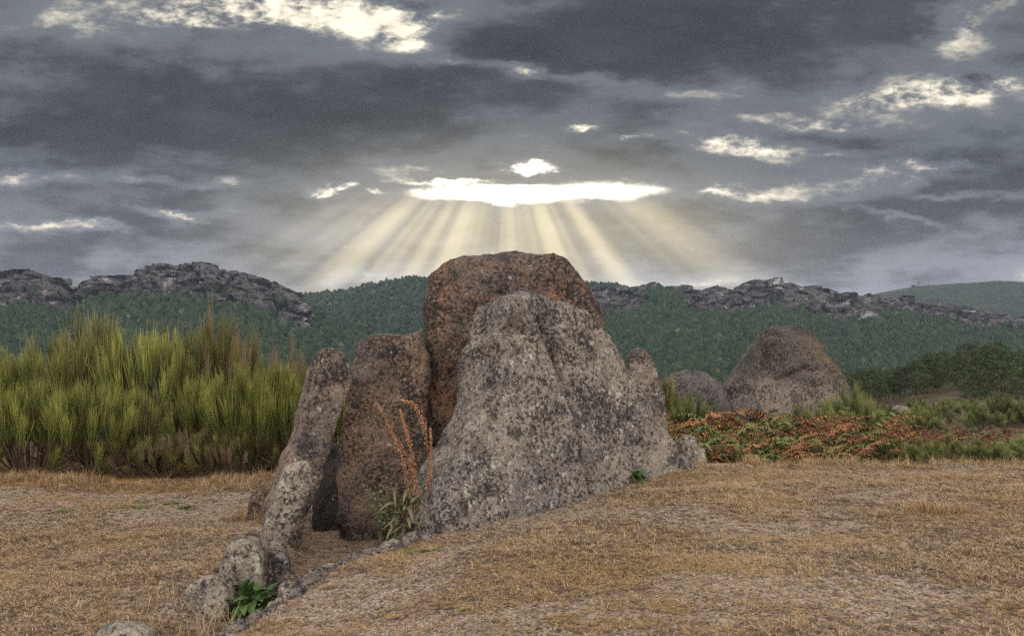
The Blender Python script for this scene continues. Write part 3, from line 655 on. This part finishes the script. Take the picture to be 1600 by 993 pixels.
for (k, px, Y, h, w) in [('b', -70, 13.4, 1.6, 1.1), ('a', 40, 13.5, 1.85, 1.0), ('b', 160, 13.9, 2.35, 1.1), ('a', 235, 13.7, 2.1, .9), ('b', 305, 14.0, 2.15, 1.0), ('b', 352, 14.3, 2.3, .7), ('a', 425, 14.4, 1.6, .9), ('a', 510, 14.6, 1.45, .9), ('a', 590, 15, 1.4, .8), ('b', 100, 15, 2.1, 1.1)]:
    broom(k, px, Y, h, w, LB, GB)
LL = 'bright green broom shrub at the front of the thicket by the straw verge'; GL = 'low bright brooms at the thicket edge'
for (k, px, Y, h, w) in [('c', -60, 12.4, 1.15, .9), ('c', 45, 12.5, 1.25, .9), ('c', 140, 12.65, 1.25, .85), ('b', 240, 13.0, 1.2, .8), ('a', 330, 13.1, 1.4, .8), ('c', 405, 12.9, 1.45, .85), ('c', 470, 12.9, 1.45, .75)]:
    broom(k, px, Y, h, w, LL, GL)
for (k, px, Y, h, w) in [('b', 205, 12.6, .75, .6), ('b', 262, 12.5, .6, .6), ('x', 300, 12.5, .7, .5), ('b', 345, 12.55, .7, .6), ('x', 225, 12.45, .55, .5), ('b', 392, 12.5, .7, .55), ('x', 370, 12.4, .5, .45)]:
    broom(k, px, Y, h, w, 'low dull twiggy broom under the taller brooms by the straw verge', 'low twiggy brooms under the thicket')
LX = 'dry brown broom with bare twigs poking above the thicket'
for (px, Y, h, w) in [(349, 14.0, 2.1, .5), (408, 14.2, 1.75, .5), (455, 14.2, 1.7, .4)]:
    broom('x', px, Y, h, w, LX, 'dry brooms above the thicket')
LR = 'low blue-green broom tuft along the straw verge beside the ferns'; GR = 'low brooms along the right verge'
for (px, Y, h, w) in [(1375, 12.7, .55, .45), (1430, 12.9, .46, .45), (1480, 12.75, .52, .45), (1535, 12.6, .45, .5), (1590, 12.7, .52, .5), (1650, 12.6, .55, .5), (1610, 13.4, .55, .45)]:
    broom('e', px, Y, h, w, LR, GR)
LH = 'green broom bush in the heath between the boulders and the pines'; GH = 'brooms in the heath'
rgh = random.Random(4)
for (px, Y, h, w) in [(1245, 15.2, .85, .55), (1290, 15.4, .95, .6), (1328, 16.2, 1.2, .6), (1350, 15.6, .9, .55), (1085, 15.4, 1.0, .45), (1062, 15.8, .9, .4), (1110, 15.7, .85, .35), (1375, 19, .7, .6), (1340, 20, 1.0, .7)] + \
        [(rgh.uniform(1370, 1680), Y_, rgh.uniform(.6, .9) * (1 if Y_ < 30 else 1.3), rgh.uniform(.5, .8) * (1 if Y_ < 30 else 1.4)) for Y_ in (21, 22.5, 24, 25, 27, 28, 30, 31, 33, 34, 36, 38, 40, 42, 45, 29, 26, 23.5, 35, 48, 52)]:
    broom('d', px, Y, h, w, LH, GH)
broom('b', 1040, 16.4, 1.4, .42, 'olive broom rising between the sloping slab and the dark boulder', None)

# ------------------------------------------------------------------ bracken
def bracken_mesh(seed, mt):
    rg = np.random.default_rng(seed); mb = MB()
    for k in range(12):
        ph = rg.uniform(0, 6.28); L_ = rg.uniform(.5, .95); up = rg.uniform(.5, .95); s = np.linspace(0, 1, 20)
        dirh = np.array([math.cos(ph), math.sin(ph), 0]); side = np.array([-math.sin(ph), math.cos(ph), 0])
        P = dirh * (s * L_ * .75)[:, None] + np.array([0, 0, 1]) * (up * L_ * (1.25 * s - .62 * s ** 2.4))[:, None]
        v_, q_ = tubes(P[None, ::2], np.linspace(.006, .002, 10)[None]); mb.add(v_, q_, t=.1, r=rg.random())
        fr = rg.random()
        for i in range(5, 20):
            pl = .21 * L_ * (1 - (s[i] - .25) ** 1.1 * 1.25) * rg.uniform(.8, 1.1)
            if pl < .03: pl = .03
            for sg in (-1, 1):
                d = side * sg * .9 + dirh * .45 + np.array([0, 0, rg.normal(-.12, .16)]); d /= np.linalg.norm(d)
                w = np.cross(d, [0, 0, 1.0]); w /= np.linalg.norm(w); w = w * .015 * (.6 + pl * 2) + np.array([0, 0, rg.normal(0, .008)])
                m1 = P[i] + d * pl * .45; tip = P[i] + d * pl - np.array([0, 0, .25 * pl])
                mb.add([P[i], m1 + w, m1 - w, tip], None, [[0, 1, 2], [2, 1, 3]], t=[.3, .6, .6, 1.0], r=np.clip(.6 * fr + .4 * rg.random(), 0, 1))
    return mb.build('bracken_fronds', mt)
BR = [[bracken_mesh(20 + i * 3 + j, M_fr[i]) for j in range(2)] for i in range(4)]
BL = ['rust-red bracken fern in the patch behind the clearing', 'green bracken fern in the patch behind the clearing', 'amber yellow bracken fern in the patch behind the clearing', 'dark wine-red bracken fern in the heath']
rgb = random.Random(8)
def bracken(kind, px, Y, sc_):
    X = (px - HX) / F * Y
    t = thing('bracken_fern', BL[kind], 'fern', (X, Y, gz(X, Y) - .01), rgb.uniform(0, 6.28), ['rust bracken', 'green bracken', 'amber bracken', 'wine-red bracken'][kind], sc_)
    obj('fronds', BR[kind][rgb.randrange(2)], t)
for i in range(175):
    Y = rgb.uniform(12.35, 15.2); px = rgb.uniform(1035, 1350)
    if px < 1100 and Y < 12.6: continue
    back = (Y - 12.3) / 2.9
    kind = rgb.choices([0, 1, 2], [.36 + .22 * back, .58 - .33 * back, .06 + .08 * back])[0]
    bracken(kind, px, Y, rgb.uniform(.95, 1.35) * (.85 + .6 * back))
for i in range(120):
    Y = rgb.uniform(13.6, 19.5); bracken(rgb.choices([0, 1, 2, 3], [.16, .3, .06, .48])[0], rgb.uniform(1330, 1670), Y, rgb.uniform(.75, 1.05))

# ------------------------------------------------------------------ leafy plants at the stones
def leaf_mesh(name, L_, w, droop, mt, fold=.25):
    s = np.linspace(0, 1, 7); prof = np.sin(np.pi * np.clip(s * .93 + .05, 0, 1)) ** .8 * w
    X = s * L_; Zc = .55 * X - droop * X ** 2 / L_
    mb = MB(); V = []
    for i in range(7): V += [(X[i], -prof[i], Zc[i] + fold * prof[i]), (X[i], 0, Zc[i]), (X[i], prof[i], Zc[i] + fold * prof[i])]
    Qs = [(i * 3 + j, i * 3 + j + 1, i * 3 + j + 4, i * 3 + j + 3) for i in range(6) for j in range(2)]
    mb.add(V, Qs, t=np.repeat(s, 3), r=.5); return mb.build(name, mt, True)
def rosette(name, label, cat, px, Y, n, L_, w, mt, seed, tilt=(-.2, .9), zoff=0):
    X = (px - HX) / F * Y; t = thing(name, label, cat, (X, Y, gz(X, Y) + zoff))
    ms = [leaf_mesh('leaf', L_ * k, w * k, d, mt) for k, d in ((1, .55), (.8, .35), (1.1, .8))]
    rg = random.Random(seed)
    for i in range(n):
        o = obj('leaf', ms[i % 3], t); lv = i / n
        o.rotation_euler = (rg.uniform(-.3, .3), -rg.uniform(*tilt) * lv, i * 2.4 + rg.uniform(-.3, .3)); o.location = (rg.gauss(0, L_ * .42), rg.gauss(0, L_ * .3), .01 + rg.uniform(0, .55) * L_ * (.3 + lv))
        k = rg.uniform(.75, 1.15); o.scale = (k, k, k)
    return t
rosette('leafy_plant', 'bright green broad-leaved plant at the foot of the passage stones', 'plant', 397, 6.42, 110, .17, .03, M_leaf, 3, (-.5, 1.3), zoff=.05)
rosette('leafy_plant', 'small green leafy plant growing at the base of the sloping slab', 'plant', 995, 9.95, 30, .12, .026, M_leaf, 4, zoff=.03)
# tall dock with rusty seed stalks
X = (640 - HX) / F * 8.55
dock = thing('dock_plant', 'tall dock plant with rusty dried seed stalks before the reddish slabs', 'plant', (X, 8.55, gz(X, 8.55)))
ms = [leaf_mesh('leaf', .22, .024, 1.1, M_leafd), leaf_mesh('leaf', .19, .022, .5, M_leafg), leaf_mesh('leaf', .24, .025, 1.4, M_leafd)]
rg = random.Random(6)
for i in range(130):
    o = obj('leaf', ms[i % 3], dock); h_ = rg.uniform(.1, .75)
    o.location = (rg.uniform(-.16, .16), rg.uniform(-.1, .1), h_); o.rotation_euler = (rg.uniform(-.5, .5), rg.uniform(-.9, .6), rg.uniform(0, 6.28)); k = rg.uniform(.6, 1.1) * (1.1 - .5 * h_); o.scale = (k, k, k)
rgn = np.random.default_rng(11)
for (pts) in [[(640, 850), (645, 790), (625, 700), (590, 630)], [(648, 850), (652, 760), (640, 690), (625, 640)], [(655, 850), (672, 740), (665, 670), (648, 630), (624, 624)], [(650, 850), (655, 780), (640, 720), (608, 668)], [(655, 850), (668, 780), (674, 720), (672, 668)]]:
    yy = 8.55 + rgn.uniform(-.08, .08)
    K = np.array([at(px_, py_, yy) for px_, py_ in pts]) - np.array(dock.location); K[0] = (rgn.uniform(-.05, .05), rgn.uniform(-.05, .05), 0)
    s = np.linspace(0, len(K) - 1, 24); Pc = np.stack([np.interp(s, range(len(K)), K[:, j]) for j in range(3)], -1)
    for _ in range(4): Pc[1:-1] = (Pc[:-2] + 2 * Pc[1:-1] + Pc[2:]) / 4
    mb = MB(); v_, q_ = tubes(Pc[None], np.linspace(.006, .002, 24)[None], 4); mb.add(v_, q_, t=.4, r=.4)
    stalk = obj('stalk', mb.build('stalk', M_seed), dock)
    sb_ = MB(); Vi, Ti = ico(1)
    for j in range(300):
        q = rgn.random() ** .8; a = .38 + .62 * q; c_ = np.array([np.interp(a * 23, range(24), Pc[:, k]) for k in range(3)])
        c_ = c_ + rgn.normal(0, .017 * (1.25 - q), 3); sb_.add(c_ + Vi * rgn.uniform(.004, .0085) * np.array([1, 1, 1.3]), None, Ti, t=rgn.random(), r=rgn.random())
    obj('seed_cluster', sb_.build('seed_cluster', M_seed), stalk)
# grey-green shrublet beside the dock
X = (607 - HX) / F * 8.75
sh = thing('leafy_shrub', 'small grey-green leafy bush beside the dock plant', 'shrub', (X, 8.75, gz(X, 8.75)))
lf, tw = MB(), MB()
for k in range(34):
    ph = rgn.uniform(0, 6.28); L_ = rgn.uniform(.35, .9); ln = rgn.uniform(.1, .5)
    s = np.linspace(0, 1, 6); P_ = np.stack([np.cos(ph) * ln * s ** 1.3 * L_, np.sin(ph) * ln * s ** 1.3 * L_ * .7, L_ * s], -1)
    v_, q_ = tubes(P_[None], np.linspace(.005, .0015, 6)[None]); tw.add(v_, q_, t=.3, r=rgn.random())
    for j in range(34):
        a = rgn.uniform(.2, 1); c_ = np.array([np.interp(a * 5, range(6), P_[:, q]) for q in range(3)]); d = rgn.normal(0, 1, 3); d[2] = abs(d[2]) * .6; d /= np.linalg.norm(d)
        w = np.cross(d, rgn.normal(0, 1, 3)); w /= np.linalg.norm(w); l_ = rgn.uniform(.025, .05)
        lf.add([c_, c_ + d * l_ * .5 + w * l_ * .28, c_ + d * l_ * .5 - w * l_ * .28, c_ + d * l_], None, [[0, 1, 2], [2, 1, 3]], t=rgn.random(), r=rgn.random())
obj('twigs', tw.build('twigs', M_wood), sh); obj('foliage', lf.build('foliage', M_leafg), sh)

# ------------------------------------------------------------------ grass and grit
def tuft_mesh(seed, mt, n, L_, lie, wd=.0022):
    rg = np.random.default_rng(seed); mb = MB()
    for k in range(n):
        ph = rg.uniform(0, 6.28); el = abs(rg.normal(lie, .25)); l_ = L_ * rg.uniform(.5, 1.2); o = rg.normal(0, L_ * .3, 3) * [1, 1, 0]
        d = np.array([math.cos(ph) * math.cos(el), math.sin(ph) * math.cos(el), math.sin(el)]); w = np.array([-math.sin(ph), math.cos(ph), 0]) * wd
        mid = o + d * l_ * .55; tip = o + d * l_ + np.array([math.cos(ph), math.sin(ph), -.35]) * l_ * .2
        mb.add([o - w, o + w, mid - w, mid + w, tip], [[0, 1, 3, 2]], [[2, 3, 4]], t=[0, 0, .55, .55, 1], r=rg.random())
    return mb.build('grass_blades', mt)
stub = protos('stubble', [tuft_mesh(1, M_grass, 16, .06, .25), tuft_mesh(2, M_grassp, 16, .055, .2), tuft_mesh(3, M_grassd, 16, .06, .2), tuft_mesh(4, M_grass, 18, .08, .45)])
n = 330000
a_ = rng.uniform(-.62, .62, n); r_ = np.sqrt(rng.uniform(4.3 ** 2, 13.2 ** 2, n)) ; px_, py_ = np.sin(a_) * r_ * 1.0, np.cos(a_) * r_
s_, gv_ = covers(px_, py_); xe_ = edge_x(py_); inch = (xe_ - px_ > -.02) & (xe_ - px_ < np.interp(py_, [5, 7.3, 8.5, 10], [.45, .75, 1.8, 2.2])) & (py_ > 6.4) & (py_ < 11)
keep = (rng.random(n) < np.clip(.40 + .7 * s_ - .85 * gv_, .10, 1)) & (~inch | (rng.random(n) < .12))
px_, py_ = px_[keep], py_[keep]; s_ = s_[keep]; n = len(px_)
Pg = v3(px_, py_, g(px_, py_)); k_ = rng.uniform(.35, .8, n)
nn = fbm(v3(px_ * .8, py_ * 1.2), 3, 71)
pk = np.where(rng.random(n) < .08, 3, np.where(nn + rng.normal(0, .35, n) > .32, 0, np.where(rng.random(n) < .45, 1, 2)))
scatter('dry_stubble', 'short dry straw stubble lying over the clearing', Pg, np.stack([k_, k_, k_], -1), np.stack([0 * k_, 0 * k_, rng.uniform(0, 6.28, n)], -1), pk, stub)
tall = protos('tall_straw', [tuft_mesh(11, M_grass, 22, .17, .95, .002), tuft_mesh(12, M_grassp, 20, .15, .8, .002), tuft_mesh(13, M_grass, 22, .22, 1.05, .002)])
pts = []
for i in range(4200):                                  # straw verge at the thicket and fern edges
    px = rng.uniform(-60, 1680)
    if 560 < px < 1080: continue
    wv = math.sin(px * .021) + math.sin(px * .0077 + 2) + .6 * math.sin(px * .06)
    if rng.random() > .55 + .28 * wv: continue
    yv = (11.85 if px < 600 else 11.45) + .14 * wv + rng.normal(0, .26) + (.5 if 1340 < px and rng.random() < .4 else 0)
    pts.append(((px - HX) / F * yv, yv))
for (cx, cy, sp, m_) in [(at(1475, 852, 7.7)[0], 7.7, .16, 45), (at(432, 728, 12)[0], 12.0, .1, 30), (at(385, 790, 9.5)[0], 9.5, .12, 25), (at(455, 800, 9.2)[0] - .25, 9.2, .1, 14), (at(250, 965, 5.9)[0], 5.9, .25, 40)]:
    pts += [(cx + rng.normal(0, sp), cy + rng.normal(0, sp * .6)) for _ in range(m_)]
pts = np.array(pts); k_ = .3 + .75 * rng.random(len(pts)) ** 1.6
scatter('verge_grass', 'golden dry grass fringe along the edge of the bushes', v3(pts[:, 0], pts[:, 1], g(pts[:, 0], pts[:, 1])), np.stack([k_] * 3, -1), np.stack([0 * k_, 0 * k_, rng.uniform(0, 6.28, len(k_))], -1), rng.integers(0, 3, len(k_)), tall)
weeds = protos('weed', [tuft_mesh(15, M_weed, 26, .07, .5, .006)])
pts = np.array([(at(px, py, Y)[0] + rng.normal(0, .09), Y + rng.normal(0, .05)) for (px, py, Y) in [(108, 795, 9.95), (268, 779, 10.5), (295, 789, 10.2), (205, 788, 10.2), (215, 774, 10.7), (640, 905, 7.2)] for _ in range(9)])
k_ = rng.uniform(.5, 1, len(pts))
scatter('green_weeds', 'scattered low green weeds in the grit', v3(pts[:, 0], pts[:, 1], g(pts[:, 0], pts[:, 1])), np.stack([k_, k_, k_ * .6], -1), np.stack([0 * k_, 0 * k_, rng.uniform(0, 6.28, len(k_))], -1), 0 * k_, weeds)
def peb(seed, mt):
    Vp, Tp = ico(2); Vp = Vp * (1 + .3 * fbm(Vp * 1.3 + seed, 2, seed))[:, None] * [1, .8, .6]; return mesh('pebble', Vp, None, Tp, None, mt)
m, N, b = mat('grit', .9, .2)
oi = N.new('ShaderNodeObjectInfo').outputs['Random']; N.nt.links.new(N.mix(oi, (.14, .11, .09), (.46, .39, .33)), b.inputs['Base Color'])
pebs = protos('grit', [peb(1, m), peb(2, m)])
n = 60000; a_ = rng.uniform(-.62, .62, n); r_ = np.sqrt(rng.uniform(4.3 ** 2, 12.5 ** 2, n)); px_, py_ = np.sin(a_) * r_, np.cos(a_) * r_
s_, gv_ = covers(px_, py_); keep = rng.random(n) < np.clip(.1 + gv_, 0, 1); px_, py_ = px_[keep], py_[keep]; n = len(px_)
k_ = .004 + .007 * rng.random(n) ** 3
scatter('grit', 'pale gravel grit strewn over the bare patches', v3(px_, py_, g(px_, py_) + .002), np.stack([k_] * 3, -1), np.stack([0 * k_, 0 * k_, rng.uniform(0, 6.28, n)], -1), rng.integers(0, 2, n), pebs)

# ------------------------------------------------------------------ pines on the spur
def pine_mesh(seed):
    rg = np.random.default_rng(seed); cr, tr = MB(), MB()
    lean = rg.normal(0, .03, 2); s = np.linspace(0, 1, 7)
    P_ = np.stack([lean[0] * s, lean[1] * s, s * .93], -1); v_, q_ = tubes(P_[None], np.linspace(.02, .006, 7)[None], 6); tr.add(v_, q_, t=.4, r=.5)
    for k in range(34):
        h_ = rg.uniform(.28, .98); ph = rg.uniform(0, 6.28); rad_ = (.27 * (1 - ((h_ - .5) / .56) ** 2) + .03) * rg.uniform(.4, 1.15)
        c_ = np.array([lean[0] * h_ + rad_ * math.cos(ph), lean[1] * h_ + rad_ * math.sin(ph), h_ + .02])
        b0 = np.array([lean[0] * h_, lean[1] * h_, h_ - .05]); v_, q_ = tubes(np.linspace(b0, c_, 3)[None], np.linspace(.006, .002, 3)[None]); tr.add(v_, q_, t=.4, r=.5)
        cl_ = rg.random()
        for j in range(46):
            o = c_ + rg.normal(0, 1, 3) * [.045, .045, .026]; d = rg.normal(0, 1, 3); d[2] = abs(d[2]); d /= np.linalg.norm(d)
            w = np.cross(d, rg.normal(0, 1, 3)); w /= np.linalg.norm(w); l_ = rg.uniform(.025, .05)
            cr.add([o - w * l_ * .3, o + w * l_ * .3, o + d * l_], None, [[0, 1, 2]], t=rg.random(), r=.6 * cl_ + .4 * rg.random())
    return cr.build('pine_crown', M_pine), tr.build('pine_trunk', M_bark)
PM = [pine_mesh(60 + i) for i in range(5)]
rgp = random.Random(12)
def pine(px, Y, h, label, group):
    X = (px - HX) / F * Y; t = thing('pine_tree', label, 'tree', (X, Y, gz(X, Y) - .1), rgp.uniform(0, 6.28), group, (h * rgp.uniform(.9, 1.25), h * rgp.uniform(.9, 1.25), h))
    c_, t_ = PM[rgp.randrange(5)]; obj('trunk', t_, t); obj('crown', c_, t)
LP = 'dark green pine standing on the bare brown slope'; GP = 'pines on the brown slope'
for (px, Y, h) in [(1522, 118, 5.2), (1550, 122, 7.6), (1562, 116, 6.6), (1590, 112, 4), (1566, 135, 9), (1545, 140, 9), (1592, 160, 7.5), (1582, 165, 7), (1603, 165, 7.5), (1620, 150, 8), (1640, 130, 7)]:
    pine(px, Y, h, LP, GP)
for i in range(16):
    Y = rgp.uniform(128, 205); pine(rgp.uniform(1430, 1640), Y, rgp.uniform(3.5, 7), LP, GP)
LP2 = 'dark green pine in the wood on the flank of the slope'; GP2 = 'pines in the wood on the flank'
for i in range(190):
    Y = rgp.uniform(150, 245); pc = 1530 - (Y - 150) * .2
    px = rgp.uniform(1290, 1560)
    if px > 1335 + (Y - 150) * 2.6: continue
    X = (px - HX) / F * Y
    pine(px, Y, rgp.uniform(4.5, 7.0) * (1 + .8 * max(0, (px - 1400) / 160)), LP2, GP2)

# ------------------------------------------------------------------ tower and mast on the far hill
def on_far(px): 
    py = float(np.interp(px, [p[0] for p in HF], [p[1] for p in HF])); return at(px, py, 3200)
m_con, N, b = mat('tower_concrete', .8, .2); b.inputs['Base Color'].default_value = (.06, .06, .062, 1)
def boxm(mb, c, s_):
    c = np.array(c); Vb = np.array([[i, j, k] for i in (-.5, .5) for j in (-.5, .5) for k in (-.5, .5)]) * s_ + c
    mb.add(Vb, [[0, 1, 3, 2], [4, 6, 7, 5], [0, 4, 5, 1], [2, 3, 7, 6], [0, 2, 6, 4], [1, 5, 7, 3]])
q = on_far(1427); t = thing('lookout_tower', 'small flat-topped tower on the far blue hill', 'tower', q - [0, 0, 1])
mb = MB(); boxm(mb, (0, 0, 7), (6, 6, 14)); obj('shaft', mb.build('shaft', m_con), t)
mb = MB(); boxm(mb, (0, 0, 16), (13, 13, 4.5)); obj('cabin', mb.build('cabin', m_con), t)
q = on_far(1435); t = thing('radio_mast', 'thin radio mast beside the tower on the far hill', 'mast', q - [0, 0, 3])
mb = MB()
for a_ in (0, 2.1, 4.2):
    v_, q_ = tubes(np.array([[[1.6 * math.cos(a_), 1.6 * math.sin(a_), 0], [.5 * math.cos(a_), .5 * math.sin(a_), 30]]]), np.array([[1.1, .9]]), 4); mb.add(v_, q_)
obj('mast_legs', mb.build('mast_legs', m_con), t)
mb = MB(); boxm(mb, (0, 0, 31), (3, 3, 3)); obj('antenna', mb.build('antenna', m_con), t)

# ------------------------------------------------------------------ haze
HAZE = 0.000055
mz = bpy.data.materials.new('haze'); mz.use_nodes = True; ntz = mz.node_tree; ntz.nodes.clear()
pv = ntz.nodes.new('ShaderNodeVolumePrincipled'); pv.inputs['Color'].default_value = (.55, .72, 1.0, 1); pv.inputs['Density'].default_value = HAZE; pv.inputs['Anisotropy'].default_value = .2
ntz.links.new(pv.outputs[0], ntz.nodes.new('ShaderNodeOutputMaterial').inputs['Volume'])
mb = MB(); boxm(mb, (0, 0, 125), (12600, 12600, 370))
tag(obj('haze', mb.build('haze', mz)), 'thin blue evening haze filling the valley', kind='stuff')
